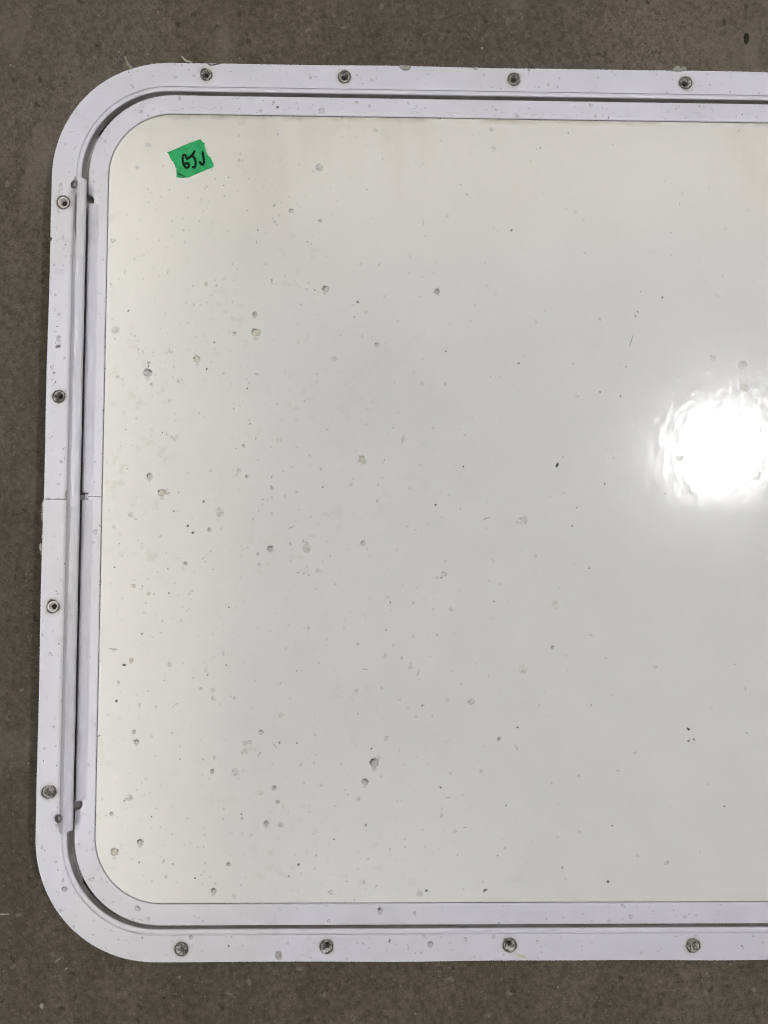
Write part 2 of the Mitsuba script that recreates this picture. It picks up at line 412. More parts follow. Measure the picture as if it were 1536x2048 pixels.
def knuckle(y, u):
    slot = 0.75 * min(max((y - 186) / 3, 0), 1) * min(max((212.5 - y) / 2, 0), 1)
    e = 0.06 * math.sin(y * 0.11)
    pts = [(-177.0, -0.05), (-177.15, 3.2), (-177.65, 4.4), (-177.75, 5.4), (-177.55, 6.5), (-177.1, 7.4), (-176.4, 8.1), (-175.7, 8.45), (-175.15 - slot, 8.5), (-174.95 - slot, 8.3), (-174.95 - slot, -0.05)]
    out = []
    for x, z in pts:
        yy = y
        rnd_ = 1.6 * ((x + 176.3) / 1.5) ** 2
        if u > 0.999: yy = y - rnd_
        if u < 0.001: yy = y + 0.5 * rnd_ + 0.5 * math.sin(x * 5)
        out.append((x + e, yy, z))
    return out


def cover(y, u):
    e = 0.06 * math.sin(y * 0.11) + 0.04 * math.sin(y * 0.31)
    pts = [(-174.87, -0.05), (-174.87, 8.5), (-174.72, 8.85), (-174.4, 8.92), (-174.0, 8.75), (-173.2, 8.3), (-172.4, 7.95), (-171.5, 7.8), (-170.8, 7.6), (-170.25, 7.15), (-169.95, 6.4), (-170.05, 5.6), (-170.6, 5.0), (-172.2, 4.7), (-172.4, -0.05)]
    k = 0.42 * (u - 0.02 > 0.95) if u > 0.5 else 0
    out = []
    for x, z in pts:
        yy = y
        if u > 0.999: yy = y + 0.4 - 0.45 * (x + 174.5)
        if u < 0.001: yy = y + 0.36 * (x + 174.5)
        out.append((x + e, yy, z))
    return out


put(f'{DOOR}__hinge_knuckle', yextrude(knuckle, HB, HT, 120), 'knuckle_shade_paint', smooth=40)
put(f'{DOOR}__hinge_cover', yextrude(cover, HB, HT, 120), 'frame_paint', smooth=30)


def leaf(y, u):
    e = 0.05 * math.sin(y * 0.17 + 1)
    pts = [(-170.35, -3.0), (-170.35, 1.35), (-170.1, 1.85), (-169.65, 2.0), (-169.1, 1.95), (-168.2, 1.62), (-167.2, 1.15), (-166.2, 0.66), (-165.3, 0.3), (-164.4, 0.12), (-164.1, 0.02), (-164.1, -0.2), (-169.0, -0.2), (-169.4, -3.0)]
    return [(x + e, y + (0.55 * (x + 170.35) if u < 0.001 and y < 0 else 0) * (1 if z > -0.1 else 0), z) for x, z in pts]


put(f'{DOOR}__hinge_leaf', yextrude(leaf, 33.6, 208.6, 50), 'leaf_paint', smooth=40)
put(f'{DOOR}__hinge_leaf_001', yextrude(leaf, -148.0, 29.2, 50), 'leaf_paint', smooth=40)


def screw(x, y, z, ang, seed):
    head = lathe([(0, 1.15), (0.9, 1.1), (1.8, 0.85), (2.35, 0.45), (2.5, 0.05), (2.4, -0.35), (1.3, -0.5), (1.2, -3.5), (0, -3.5)], 30)
    m = solid(head.vertices, head.faces)
    for a in (0, 90):
        m = m - m3d.Manifold.cube((3.0, 0.55, 1.2), True).rotate((0, 0, a + ang)).translate((0, 0, 1.05))
    return m.rotate((0, -28, 0)).translate((x, y, z))


for k, (x, y, z, a) in enumerate(((-176.5, 217.0, 9.2, 20), (-177.4, -155.3, 8.9, 55))):
    put(f'{DOOR}__hinge_screw' + (f'_{k:03d}' if k else ''), screw(x, y, z, a, k), 'screw_metal', smooth=35)
pin = m3d.Manifold.batch_hull([m3d.Manifold.sphere(r, 16).translate(c) for r, c in ((0.75, (-177.5, 33.4, 6.6)), (0.95, (-177.7, 31.4, 6.0)), (0.6, (-177.4, 29.4, 6.4)))])
pin = pin - cyl(-177.8, 31.4, 0.35, 3, 9)
put(f'{DOOR}__hinge_pin', pin, 'rivet_metal', smooth=40)
tab = m3d.Manifold.batch_hull([m3d.Manifold.sphere(0.4, 12).translate(c) for c in ((-168.8, 30.0, 0.3), (-168.5, 32.3, 0.6), (-167.4, 31.9, 0.5), (-167.5, 30.2, 0.2))])
tab = tab - m3d.Manifold.cube((0.4, 1.6, 2), True).rotate((0, 0, 25)).translate((-168.1, 31.3, 0.8))
put(f'{DOOR}__hinge_tab', tab, 'frame_paint', smooth=30)
stub = m3d.Manifold.batch_hull([m3d.Manifold.sphere(0.5, 12).translate(c) for c in ((-171.4, 30.9, 1.2), (-169.6, 30.7, 0.2), (-170.0, 29.6, 0.0), (-171.2, 29.3, 0.8))])
put(f'{DOOR}__hinge_tab_001', stub, 'screw_metal', smooth=30)

# ------------------------------------------------------------------ rivets drilled through the outer frame
RSHAPE = [  # squeeze, turn, bright rim radius, hole radius, hole shift x, y, depth of plug
    (1.00, 0, 2.9, 1.45, 0.1, -0.1, 5), (0.98, 20, 3.0, 1.55, 0.1, -0.1, 5), (1.0, 50, 3.0, 1.5, 0.1, 0.1, 5), (1.0, 90, 3.1, 1.6, -0.2, -0.2, 4),
    (1.0, 0, 3.1, 1.7, 0.35, -0.1, 2.0), (1.05, 30, 2.9, 1.7, 0.35, 0.0, 5), (1.05, 40, 2.9, 1.6, 0.3, -0.1, 2.0), (1.0, 70, 3.1, 1.9, 0.1, 0.1, 3.2),
    (1.08, 120, 3.1, 0.9, 0.2, 0.1, 3), (1.16, 60, 3.1, 1.4, 0.2, 0.4, 5), (1.08, 100, 3.2, 1.3, 0.0, 0.5, 5), (1.02, 10, 3.2, 0.55, 0.1, 0.5, 1.2)]
for i, ((x, y), (sq, turn, rr, hr, hx, hy, dp)) in enumerate(zip(RIVETS, RSHAPE)):
    pr = [(rr + 0.45, -0.6), (rr + 0.40, 0.12), (rr + 0.2, 0.38), (rr - 0.1, 0.50), (rr - 0.45, 0.34), (0.5 * (rr + hr), -0.15), (hr + 0.25, -0.5), (hr, -1.0), (hr * 0.95, -dp)]
    m = lathe(pr, 30, 0.07, 50 + i)
    v = m.vertices.copy()
    k = np.clip((rr - np.hypot(v[:, 0], v[:, 1])) / (rr - hr), 0, 1)[:, None]
    v[:, :2] += k * np.array([[hx, hy]])
    c_, s_ = math.cos(math.radians(turn)), math.sin(math.radians(turn))
    R = np.array([[c_, -s_], [s_, c_]]) @ np.diag([sq, 1 / sq]) @ np.array([[c_, s_], [-s_, c_]])
    v[:, :2] = v[:, :2] @ R.T
    if m.face_normals[:, 2].mean() < 0:
        m.invert()
    key = f'{DOOR}__rivet' + (f'_{i:03d}' if i else '')
    put(key, trimesh.Trimesh(v + (x, y, 0), m.faces, process=False), 'bright_metal' if i in (4, 6) else 'tarnished_metal' if i in (8, 11) else 'rivet_metal', smooth=50)
    pl = lathe([(hr * 1.05, -dp + 0.1), (hr * 0.5, -dp + 0.5), (0, -dp + 0.35)], 20, 0.1, 80 + i); pl.apply_translation((x + hx, y + hy, 0))
    if pl.face_normals[:, 2].mean() < 0:
        pl.invert()
    put(key + '__plug_hole_shade', pl, 'tarnished_metal' if i in (7, 8, 11) else 'dark_hole', smooth=True)  # dark disc paints the shade of an open hole; metal ones are plugs
    # ring of old grime round the head
    rs = np.random.RandomState(200 + i)
    a, rr_ = blob_ring(0, 26, rs, 0.05)
    rows, cols = [], []
    for rad_, z, cl in ((rr + 0.1, 0.16, (0.07, 0.065, 0.052)), (rr + 0.75, 0.15, (0.09, 0.082, 0.068)), (rr + 1.05, 0.09, (0.26, 0.245, 0.215)), (rr + 1.7, 0.03, tuple(FRAME_C * 0.93))):
        for t_, q in zip(a, rr_):
            j_ = q if rad_ > rr + 0.2 else 1
            rows.append((x + rad_ * j_ * math.cos(t_), y + rad_ * j_ * math.sin(t_), z))
            cols.append(np.array(cl) * (0.85 + 0.3 * rs.rand()))
    n = 26; f = []
    for k in range(3):
        for j in range(n):
            p_, q_ = k * n + j, k * n + (j + 1) % n
            f += [(p_, p_ + n, q_), (q_, p_ + n, q_ + n)]
    put(key + '__grime', trimesh.Trimesh(np.array(rows), f, process=False), 'dry_dirt', smooth=True, color=np.array(cols))

# ------------------------------------------------------------------ marks on the paint: blisters, chips and specks, each a small relief of its own
MARKS = """p-141.8,231.9,1.41 p-80.0,237.5,1.09 p-79.6,241.7,0.70 d-122.2,218.5,0.47 p-102.6,213.0,0.86 p-134.7,210.7,0.70 c-48.0,206.5,1.48 p-58.1,199.7,0.86 p-56.5,198.1,0.70 p-113.3,193.6,0.86 p-112.4,186.1,0.70 p-127.8,187.1,0.62 r-155.7,186.8,1.41 d-68.2,194.3,0.55 s-69.0,186.7,1.25,80 p-63.2,173.4,0.70 s-148.3,167.7,1.33,80 s-122.5,167.5,1.72,60 d-59.3,163.5,0.62 p-51.3,166.2,0.47 p-83.2,173.0,0.70 p-80.4,170.3,0.55 t-99.1,160.6,1.09 t-92.7,159.9,0.78 s-156.3,160.0,1.56,-60 d-159.3,151.0,0.47 p-106.3,147.9,0.78 p-98.3,149.4,0.70 d-145.5,143.7,0.70 C-69.3,142.4,1.56 t-68.4,131.2,2.66 c-81.5,130.4,1.17 p-109.3,136.5,0.86 d-93.4,125.1,0.62 p-153.0,132.1,2.34 t-103.9,114.7,2.03 c-132.7,112.1,1.02 d-89.3,221.7,0.39 d-86.4,226.8,0.39 s-88.1,163.8,1.25,40 p-59.3,161.8,0.94 d-58.6,209.4,0.47 p-57.8,210.2,0.94 p-103.6,199.1,0.70 s-111.3,262.3,0.94,40 s-108.7,251.3,0.94,-60 p-56.7,254.1,0.86 p-80.6,252.5,0.86 C-133.3,106.1,2.50 d-132.9,110.1,0.62 p-151.2,103.4,1.09 c-131.0,99.0,0.94 d-97.9,108.6,0.70 p-115.0,101.1,1.09 p-112.7,102.2,0.55 p-67.8,105.9,1.09 p-87.7,106.1,0.78 p-72.3,100.3,0.70 d-73.3,97.1,0.62 r-119.6,89.2,0.94 p-102.0,81.7,0.62 d-71.4,75.6,0.55 d-67.8,67.1,0.47 c-75.0,62.4,1.02 k-123.8,69.9,0.39 p-121.2,68.7,0.70 d-145.6,71.7,0.39 C-131.1,43.5,1.87 t-123.6,33.7,2.34 t-119.9,33.4,1.02 p-94.7,47.1,1.17 p-77.9,47.4,1.41 s-79.4,44.7,1.41,50 C-73.0,43.7,1.02 d-58.0,43.6,0.55 c-57.9,37.0,1.17 p-43.2,34.9,0.78 d-98.5,28.6,0.78 d-63.3,30.1,0.47 d-60.5,29.5,0.39 d-113.6,33.9,0.39 p-141.6,20.4,1.56 p-138.8,17.7,0.78 r-151.5,13.0,1.02 d-116.2,22.7,0.62 s-90.0,17.8,1.25,-40 k-107.7,13.9,0.78 k-104.7,9.9,0.78 d-105.1,18.2,0.39 c-94.9,11.6,1.33 r-58.1,21.5,0.86 p-65.5,23.0,0.62 s-46.0,13.4,2.19,25 C-58.4,0.5,1.87 p-71.9,1.0,0.70 p-46.4,3.8,1.02 C-108.7,-8.5,1.17 p-65.8,-2.8,1.09 p-65.0,-8.7,1.02 p-123.9,7.7,0.78 p-137.0,5.3,0.62 d-148.3,3.1,0.47 d-150.8,-10.9,0.62 t-139.5,-22.0,1.33 s-134.2,-23.0,1.56,60 s-134.2,-21.8,0.94,-20 t-130.3,-26.6,1.09 p-127.2,-26.8,0.62 d-118.3,-26.2,0.55 p-110.2,-34.2,0.55 d-82.7,-34.4,0.55 p-41.8,-13.8,0.55 p-75.9,-16.4,0.47 d-154.9,23.1,0.39 p-68.6,18.5,0.94 d-119.3,-11.7,0.39 d-130.6,37.7,0.31 s-116.2,81.4,0.78,-20 d-122.0,-42.7,0.42 p-110.7,-42.5,0.59 d-133.8,-50.3,0.68 r-150.1,-60.1,1.02 s-150.6,-59.1,3.23,-5 t-139.8,-66.1,1.44 k-143.9,-68.6,0.85 p-117.0,-68.2,1.53 k-94.7,-74.4,0.51 d-83.7,-68.8,0.51 s-95.2,-69.6,0.85,40 r-147.1,-79.0,1.02 d-120.2,-77.7,0.34 d-129.7,-84.0,0.42 d-148.1,-89.8,0.93 p-124.9,-93.0,0.85 s-112.4,-91.5,1.36,30 c-98.5,-82.5,0.85 p-78.6,-87.9,1.02 s-78.6,-88.2,1.19,60 c-137.6,-107.9,1.27 C-135.9,-113.7,1.53 p-115.1,-108.3,0.68 c-62.7,-108.1,1.53 r-72.0,-114.5,1.44 r-69.3,-113.9,1.36 p-72.4,-119.5,2.04 d-51.7,-114.2,0.68 s-54.6,-115.6,2.04,-55 r-89.7,-123.0,1.10 p-96.3,-123.8,0.76 C-91.1,-130.9,1.36 d-110.2,-123.8,0.42 s-93.0,-135.1,0.68,5 p-77.6,-131.4,2.21 r-77.6,-130.2,1.19 C-54.6,-140.5,1.36 C-52.4,-148.8,1.19 C-59.1,-161.3,1.61 p-84.2,-152.7,0.76 d-73.6,-155.7,0.59 c-73.3,-158.4,0.85 c-149.7,-155.5,1.19 d-126.3,-157.1,0.51 d-142.4,-147.9,0.51 p-135.3,-141.7,0.59 C-132.6,-172.0,1.87 t-147.6,-177.5,2.29 c-118.8,-183.1,0.93 c-113.4,-184.7,0.76 d-133.1,-183.5,0.59 C-80.7,-184.7,1.27 r-117.4,-191.8,1.02 C-89.3,-200.1,1.70 k-100.3,-192.6,0.51 r-77.3,-203.2,1.19 d-157.6,-110.1,0.59 d-45.5,-191.7,0.59 s-55.4,-104.3,0.51,-20 d-51.6,-79.3,0.42 d-63.1,-120.3,0.51 d-64.4,-121.5,0.42 s-66.1,-118.6,0.68,-30 r-91.6,-83.4,1.19 r-90.9,-88.2,1.36 d-94.9,-189.1,0.34 p-146.1,-157.7,0.51 p-110.4,-116.2,0.68 p-50.6,-161.9,1.70 p-139.7,-146.2,2.04 s7.5,239.2,0.88,-75 d104.8,247.9,0.59 p-31.0,233.6,2.25 s-31.1,235.8,1.56,15 d55.5,224.4,0.39 d86.8,196.1,0.78 p-1.9,220.3,0.78 c-30.3,200.5,1.17 C-26.6,158.4,2.05 p-38.1,158.0,0.88 d-33.2,157.8,0.59 C41.1,157.6,1.76 d-7.0,150.6,0.88 s-9.9,148.8,0.78,20 d-9.2,141.2,0.49 p-41.4,148.7,0.88 c4.7,124.4,1.56 k46.7,120.8,0.59 s74.0,105.7,0.98,90 d91.1,114.0,0.78 p93.9,118.3,0.59 p46.3,100.9,0.98 p61.5,139.8,0.59 s-4.2,129.6,0.98,90 s6.2,173.9,1.37,90 s32.7,200.4,1.56,-80 s33.9,191.8,0.78,-80 p74.4,259.1,1.37 p3.2,257.6,1.37 d27.2,107.7,0.39 s24.7,178.6,0.98,-70 p-5.3,174.2,0.98 d-38.1,187.4,0.49 p59.3,218.3,0.98 p32.2,101.2,1.17 p47.4,204.2,0.98 p-17.3,130.0,0.78 d-38.9,89.7,0.39 p-20.7,115.5,1.76 p-24.8,72.5,0.78 p39.1,74.0,1.07 s20.4,66.2,2.34,80 t-4.1,54.9,1.95 t-2.6,52.9,1.17 d-4.5,54.4,0.49 d-2.1,53.4,0.49 d-6.0,53.4,0.39 s-7.2,60.0,0.78,-15 k57.4,50.7,0.59 p52.7,51.5,0.68 r-28.5,48.6,0.88 p-10.5,39.6,1.17 p6.0,39.5,0.88 d-27.4,37.7,0.59 c5.4,29.4,0.88 k40.5,27.4,0.68 s55.6,25.1,1.07,85 s71.2,19.2,2.73,22 p89.9,17.1,0.98 s-39.3,5.2,1.95,60 s-37.1,4.2,1.76,-20 p-36.7,1.0,2.64 c-3.0,4.1,1.56 d44.2,-16.2,0.59 r45.7,-14.2,1.56 p73.0,-18.0,0.68 d75.9,-30.3,0.59 p39.4,-35.0,0.98 r27.3,-31.5,0.88 d13.6,-31.2,0.59 d11.1,-47.6,0.59 r-5.7,-56.0,0.88 r-35.3,-46.5,0.88 p15.4,-56.9,0.78 r20.5,-63.9,0.98 r10.7,-63.0,1.17 p-43.0,34.8,0.88 d-41.6,-13.8,0.49 d-38.1,-14.3,0.49 d-35.3,-15.2,0.49 p-22.7,-3.8,0.59 s23.6,14.3,1.37,-50 s75.1,-5.5,1.17,-60 p93.3,18.1,2.93 s-29.0,-67.4,1.37,-60 p27.2,-51.5,0.78 p41.8,-50.5,0.78 p49.9,-35.3,1.37 p-29.9,-12.3,1.37 r8.7,-82.0,0.98 s29.9,-73.2,1.95,65 s31.2,-76.5,0.98,-50 d56.0,-79.6,0.49 r47.9,-89.0,0.98 d32.7,-92.4,0.59 p-30.4,-109.7,0.78 k89.7,-105.1,0.59 C78.6,-111.8,1.17 s89.0,-117.0,1.95,-60 C4.5,-125.9,2.73 r6.9,-123.2,1.17 r3.8,-123.8,0.78 C-1.0,-137.1,1.95 p68.1,-130.6,1.17 p8.5,-133.9,0.78 d43.9,-140.3,0.78 p-4.8,-147.0,1.17 p-12.8,-141.8,0.68 p18.4,-148.4,0.59 s48.3,-146.3,1.37,10 d82.8,-150.9,0.59 d-0.3,-162.2,0.78 p44.4,-156.8,1.17 k22.6,-174.9,0.39 p14.1,-176.1,0.78 p34.5,-175.0,0.59 s-29.5,-179.8,1.37,35 d-39.8,-185.1,0.88 p-1.8,-195.3,1.56 p31.7,-202.1,1.76 d35.6,-200.2,0.88 d70.2,-200.2,1.17 p57.5,-199.6,0.68 s6.1,-197.6,1.37,40 r-20.7,-201.0,1.37 p-11.6,-194.9,0.78 s-6.8,-205.2,1.37,80 s-0.9,-70.5,1.95,-10 r-6.6,-83.6,1.07 p19.1,-88.8,0.78 s-4.9,-97.2,0.98,80 r11.3,-111.6,1.37 d2.8,-117.6,0.59 d19.2,-118.7,0.39 p39.0,-98.6,0.78 p29.3,-98.9,0.78 r62.8,-89.9,1.37 p61.8,-89.9,1.95 s57.9,-163.7,1.56,-8 p52.6,-165.8,1.17 d-42.0,-71.9,0.39 d-41.4,-114.4,0.59 p-26.9,-139.0,0.98 d-19.0,-170.4,0.59 p82.1,-175.8,0.98 d77.7,-180.1,0.49 d133.3,-10.3,0.63 C110.8,-57.8,1.16 d119.4,-62.6,0.42 d220.8,-67.5,0.42 k192.2,-106.0,0.95 d195.5,-112.1,0.74 d192.3,-113.0,0.74 p160.0,-120.0,0.95 s149.6,-130.9,1.48,-10 s114.2,-149.9,0.84,0 d213.2,-151.6,0.63 d146.0,-162.8,0.63 r178.3,-184.5,1.27 d143.2,-195.3,0.95 d116.1,-187.3,0.63 p109.9,-137.8,0.84 d133.8,-92.0,0.53 p143.0,-64.0,0.84 p226.9,-82.2,0.95 p124.9,-8.0,0.53 s134.1,-50.6,1.48,-30 s146.0,-85.9,1.05,-20 p126.2,-133.4,0.84 s113.4,-169.5,1.05,8 p126.5,-166.1,1.05 p203.6,-138.4,0.63 p198.4,-178.5,0.74 p172.7,-69.2,1.27 s227.4,-108.3,1.48,-15 p100.9,-3.2,0.95 s102.7,-92.2,1.05,60 d122.1,257.6,0.49 d149.7,250.8,0.39 d228.0,260.6,0.39 s190.7,213.9,0.98,85 s219.3,198.7,0.88,40 d203.0,178.4,0.39 d166.0,159.0,0.39 d179.5,155.4,0.68 d164.2,146.4,0.59 d162.8,143.8,0.68 s160.0,128.7,4.10,72 p140.8,141.6,1.07 d156.6,112.4,0.49 d140.6,96.7,0.59 d153.2,94.3,0.59 p228.2,114.3,2.73 p209.9,118.6,2.15 p229.2,99.8,2.73 p185.1,182.0,0.59 p126.2,208.2,0.98 s131.9,182.4,1.56,-35 d124.4,114.1,0.39 p185.3,195.8,0.78 d216.7,169.4,0.39 d232.8,210.6,0.29 k114.2,51.9,1.23 d117.6,56.7,0.44 d140.5,96.7,0.53 d153.2,94.3,0.53 p179.9,34.9,0.79 p118.0,35.3,0.79 d126.0,26.2,0.53 d197.5,71.5,0.35 d143.0,40.8,0.62 d123.2,15.1,0.62 d133.3,-10.3,0.53 p148.7,56.6,0.62"""


def blister(kind, x, y, r, base, z, rs, dark=1.0):
    n = 28
    a, q = blob_ring(0, n, rs, 0.085 if kind in 'cCpt' else 0.16)
    blot = np.convolve(np.tile(rs.normal(size=n), 3), np.ones(3) / 3, 'same')[n:2 * n]
    sx = 1 + 0.05 * rs.normal()
    rho = [0.0, 0.35, 0.62, 0.78, 0.9, 1.0, 1.14]
    v, c = [], []
    th0 = math.radians(100) + 0.35 * rs.normal()
    ph = rs.uniform(0, 6.28, 3)
    for s in rho:
        for t_, k, bl in zip(a, q, blot):
            rad_ = s * r * k
            h = {'c': 0.10, 'C': 0.14, 'p': 0.012, 't': 0.06, 'r': 0.05, 'd': 0.10, 'k': 0.16}[kind] * min(1, r) * max(0, 1 - s ** 2.2) + (0.03 if s < 1.1 else 0.006)
            if kind in 'cC':
                h += 0.10 * min(r, 1) * math.exp(-((s - 0.88) / 0.12) ** 2)
            v.append((x + rad_ * math.cos(t_) * sx, y + rad_ * math.sin(t_) / sx, z + h))
            w = max(0.0, math.cos((t_ - th0))) ** 0.8 * np.clip(0.85 + 0.5 * bl, 0.15, 1.1)
            mott = 0.5 + 0.5 * math.sin(3 * t_ + ph[0]) * math.sin(2 * t_ + ph[1] + 4 * s)
            fill = 1.0 if s < 0.95 else (0.5 if s < 1.1 else 0.0)
            if kind in 'cC':
                g = base * (0.78 if kind == 'c' else 0.68)
                arc = w * math.exp(-((s - 0.80) / 0.26) ** 2) * (0.85 if kind == 'c' else 1.0)
                rim = 0.45 * math.exp(-((s - 0.95) / 0.1) ** 2)
                col = g * (1 - arc) * (1 - rim * mott) + np.array([0.02, 0.018, 0.015]) * arc
            elif kind == 'p':
                col = base * (0.78 + 0.06 * mott)
            elif kind == 't':
                ring = math.exp(-((s - 0.86) / 0.14) ** 2) * (0.35 + 0.5 * w)
                col = base * np.array([0.80, 0.775, 0.70]) * (1 - 0.6 * ring)
            elif kind == 'r':
                ring = math.exp(-((s - 0.82) / 0.15) ** 2) * (0.35 + 0.65 * mott) * (0.6 + 0.4 * w)
                col = base * (0.90 - 0.66 * ring)
            else:
                core = 0.05 if kind == 'k' else 0.20
                col = base * (core + (0.9 - core) * max(0, s - 0.55) / 0.6 * (0.6 if kind == 'k' else 1))
            col = col * np.clip(1 + 0.16 * bl + 0.07 * rs.normal(), 0.5, 1.25)
            col = col * np.array([1.0, 0.985, 0.95])
            c.append(base * (1 - fill) + col * fill)
    f = []
    for i in range(len(rho) - 1):
        for j in range(n):
            a0, a1 = i * n + j, i * n + (j + 1) % n
            if i:
                f.append((a0, a0 + n, a1))
            f.append((a1, a0 + n, a1 + n))
    return np.array(v), np.array(f), np.array(c)


def dash(x, y, ln, ang, base, z, rs, w=None):
    n = 12
    w = w or min(0.40, 0.13 + 0.08 * ln)
    t_ = np.linspace(-1, 1, n)
    bend = 0.16 * rs.normal() * ln
    u = np.array([math.cos(math.radians(ang)), math.sin(math.radians(ang))])
    m = np.array([-u[1], u[0]])
    v, c = [], []
    for s in (-1, 0, 1):
        for i, q in enumerate(t_):
            p_ = np.array([x, y]) + u * q * ln + m * (bend * (1 - q * q) + s * w * (1.05 - q * q) * (0.7 + 0.6 * rs.rand()))
            v.append((*p_, z + (0.10 if s == 0 else 0.02)))
            c.append(base * ((0.22 + 0.3 * rs.rand()) if s == 0 else 0.72))
    f = []
    for k in range(2):
        for i in range(n - 1):
            a0 = k * n + i
            f += [(a0, a0 + 1, a0 + n), (a0 + 1, a0 + n + 1, a0 + n)]
    return np.array(v), np.array(f), np.array(c)


def join(parts):
    v, f, c, o = [], [], [], 0
    for a, b_, d in parts:
        v.append(a); f.append(b_ + o); c.append(d); o += len(a)
    return trimesh.Trimesh(np.vstack(v), np.vstack(f), process=False), np.clip(np.vstack(c), 0.004, 0.95)


small, nb = [], 0
mrs = np.random.RandomState(5)
for tok in MARKS.split():
    kind, vals = tok[0], [float(q) for q in tok[1:].split(',')]
    x, y, r = vals[:3]
    base = PANEL_C * 0.995
    if kind == 's':
        small.append(dash(x, y, r, vals[3], base, PZ, mrs)); continue
    if r > 1.5 and kind in 'Ct':     # ragged crumbs round the rim of the larger ones
        for _ in range(2 + int(r * 1.5)):
            a_ = mrs.uniform(0.2, 2.9)
            small.append(blister('k' if mrs.rand() < 0.35 else 'd', x + r * 0.95 * math.cos(a_) + 0.2 * mrs.normal(), y + r * 0.95 * math.sin(a_) + 0.2 * mrs.normal(), 0.18 + 0.16 * r * mrs.rand(), base, PZ + 0.03, mrs))
        small.append(blister('p', x + 0.3 * mrs.normal(), y - 1.3 * r, 0.55 * r, base * 1.03, PZ, mrs))
    part = blister(kind, x, y, r, base, PZ + 0.004 * (len(small) % 5), mrs)
    if r >= 1.25 and kind in 'cCtrp':
        m, c = join([part])
        put(f'{DOOR}__panel__paint_blister' + (f'_{nb:03d}' if nb else ''), m, 'mark_paint', smooth=True, color=c)
        nb += 1
    else:
        small.append(part)
l, t, b, r, rad = REF['S']
for _ in range(1100):   # the finest specks, thickest towards the hinged side
    x = l + 3 + (abs(mrs.normal()) * 0.42 + 0.04 * mrs.rand()) * 330
    y = mrs.uniform(b + 4, t - 4)
    if x > r - 20 or math.hypot(min(x - l - 40, 0), max(abs(y - 29) - 197, 0)) > 38:
        continue
    q = mrs.rand()
    s = 0.16 + 0.28 * mrs.rand() ** 2
    if q < 0.72:
        small.append(blister('p' if q < 0.55 else 'd', x, y, s * (1.7 if q < 0.55 else 0.8), PANEL_C * 0.995, PZ, mrs))
    else:
        small.append(dash(x, y, 0.3 + 0.9 * mrs.rand(), mrs.uniform(-80, 90), PANEL_C * 1.2, PZ, mrs, 0.09))
for _ in range(55):     # faint smudges
    x = l + 4 + abs(mrs.normal()) * 0.6 * 300
    y = mrs.uniform(b + 6, t - 6)
    if x < r - 20 and math.hypot(min(x - l - 40, 0), max(abs(y - 29) - 197, 0)) < 36:
        small.append(blister('p', x, y, 0.9 + 2.2 * mrs.rand() ** 2, PANEL_C * 1.13, PZ - 0.02, mrs))
for _ in range(150):    # black crumbs lodged along the panel's rim
    u = mrs.rand()
    x, y = (l + 0.3, b + 42 + u * 420) if mrs.rand() < 0.55 else (l + 45 + u * 380, t - 0.4)
    small.append(blister('k' if mrs.rand() < 0.4 else 'd', x + 0.2 * mrs.normal(), y + 0.2 * mrs.normal(), 0.14 + 0.22 * mrs.rand(), PANEL_C * 0.9, 0.0, mrs))
m, c = join(small)
put(f'{DOOR}__panel__dirt_speck', m, 'mark_paint', smooth=True, color=c)
labels[f'{DOOR}__panel__dirt_speck'] = {'kind': 'stuff'}


def rrect(ref, d=0.0):
    l, t, b, r, rad = REF[ref]
    return sg.box(l + rad, b + rad, r - rad, t - rad).buffer(rad - d, quad_segs=24)


def speckle(region, count, seed, zz):
    rs = np.random.RandomState(seed)
    x0, y0, x1, y1 = region.bounds
    out = []
    while len(out) < count:
        x, y = rs.uniform(x0, 255), rs.uniform(y0, y1)
        if not region.contains(sg.Point(x, y)) or any(math.hypot(x - a, y - b_) < 5 for a, b_ in RIVETS):
            continue
        q = rs.rand()
        if q < 0.5: out.append(blister('p', x, y, 0.3 + 0.7 * rs.rand() ** 2, FRAME_C * 0.97, zz, rs))
        elif q < 0.68: out.append(blister('r', x, y, 0.5 + 0.8 * rs.rand() ** 2, FRAME_C * 0.97, zz, rs))
        elif q < 0.86: out.append(blister('d', x, y, 0.2 + 0.35 * rs.rand() ** 2, FRAME_C * 0.97, zz, rs))
        else: out.append(dash(x, y, 0.5 + 1.6 * rs.rand() ** 2, rs.uniform(-60, 90), FRAME_C, zz, rs, 0.14))
    return out


o_sp = speckle(rrect('A', 1.0).difference(rrect('B', -1.2)), 300, 3, 0.10)
for x, y, r_, k in ((-186, 188, 1.0, 'r'), (-187.6, 219.5, 1.6, 'r'), (-186.9, 126.5, 1.5, 'r'), (-187.0, 121.5, 1.3, 'd'), (-189, 105.5, 0.7, 'd'), (-176, -198.5, 1.6, 'c'), (-102, -226.5, 1.3, 'c'),
                    (38, -231.0, 1.8, 'c'), (-181.5, -183, 1.0, 'p'), (14, -229, 0.8, 'd'), (-80, -231.5, 0.7, 'd')):
    o_sp.append(blister(k, x, y, r_, FRAME_C * 0.97, 0.12, mrs))
o_sp.append(dash(-187.5, 187.5, 4.2, 24, FRAME_C * 1.3, 0.1, mrs, 0.16))
i_sp = speckle(rrect('D', 1.0).difference(rrect('S', -0.8)), 230, 4, 0.05)
for x, y, r_, k in ((-133.5, -209.8, 1.7, 'c'), (8.5, -212.0, 1.6, 'r'), (8.0, -210.5, 1.2, 'd'), (-57, 271, 1.0, 'd'), (-162.5, 10, 1.5, 'r'), (90, 268, 1.5, 'p'), (-30, 269, 1.8, 'r')):
    i_sp.append(blister(k, x, y, r_, FRAME_C * 0.97, 0.05, mrs))
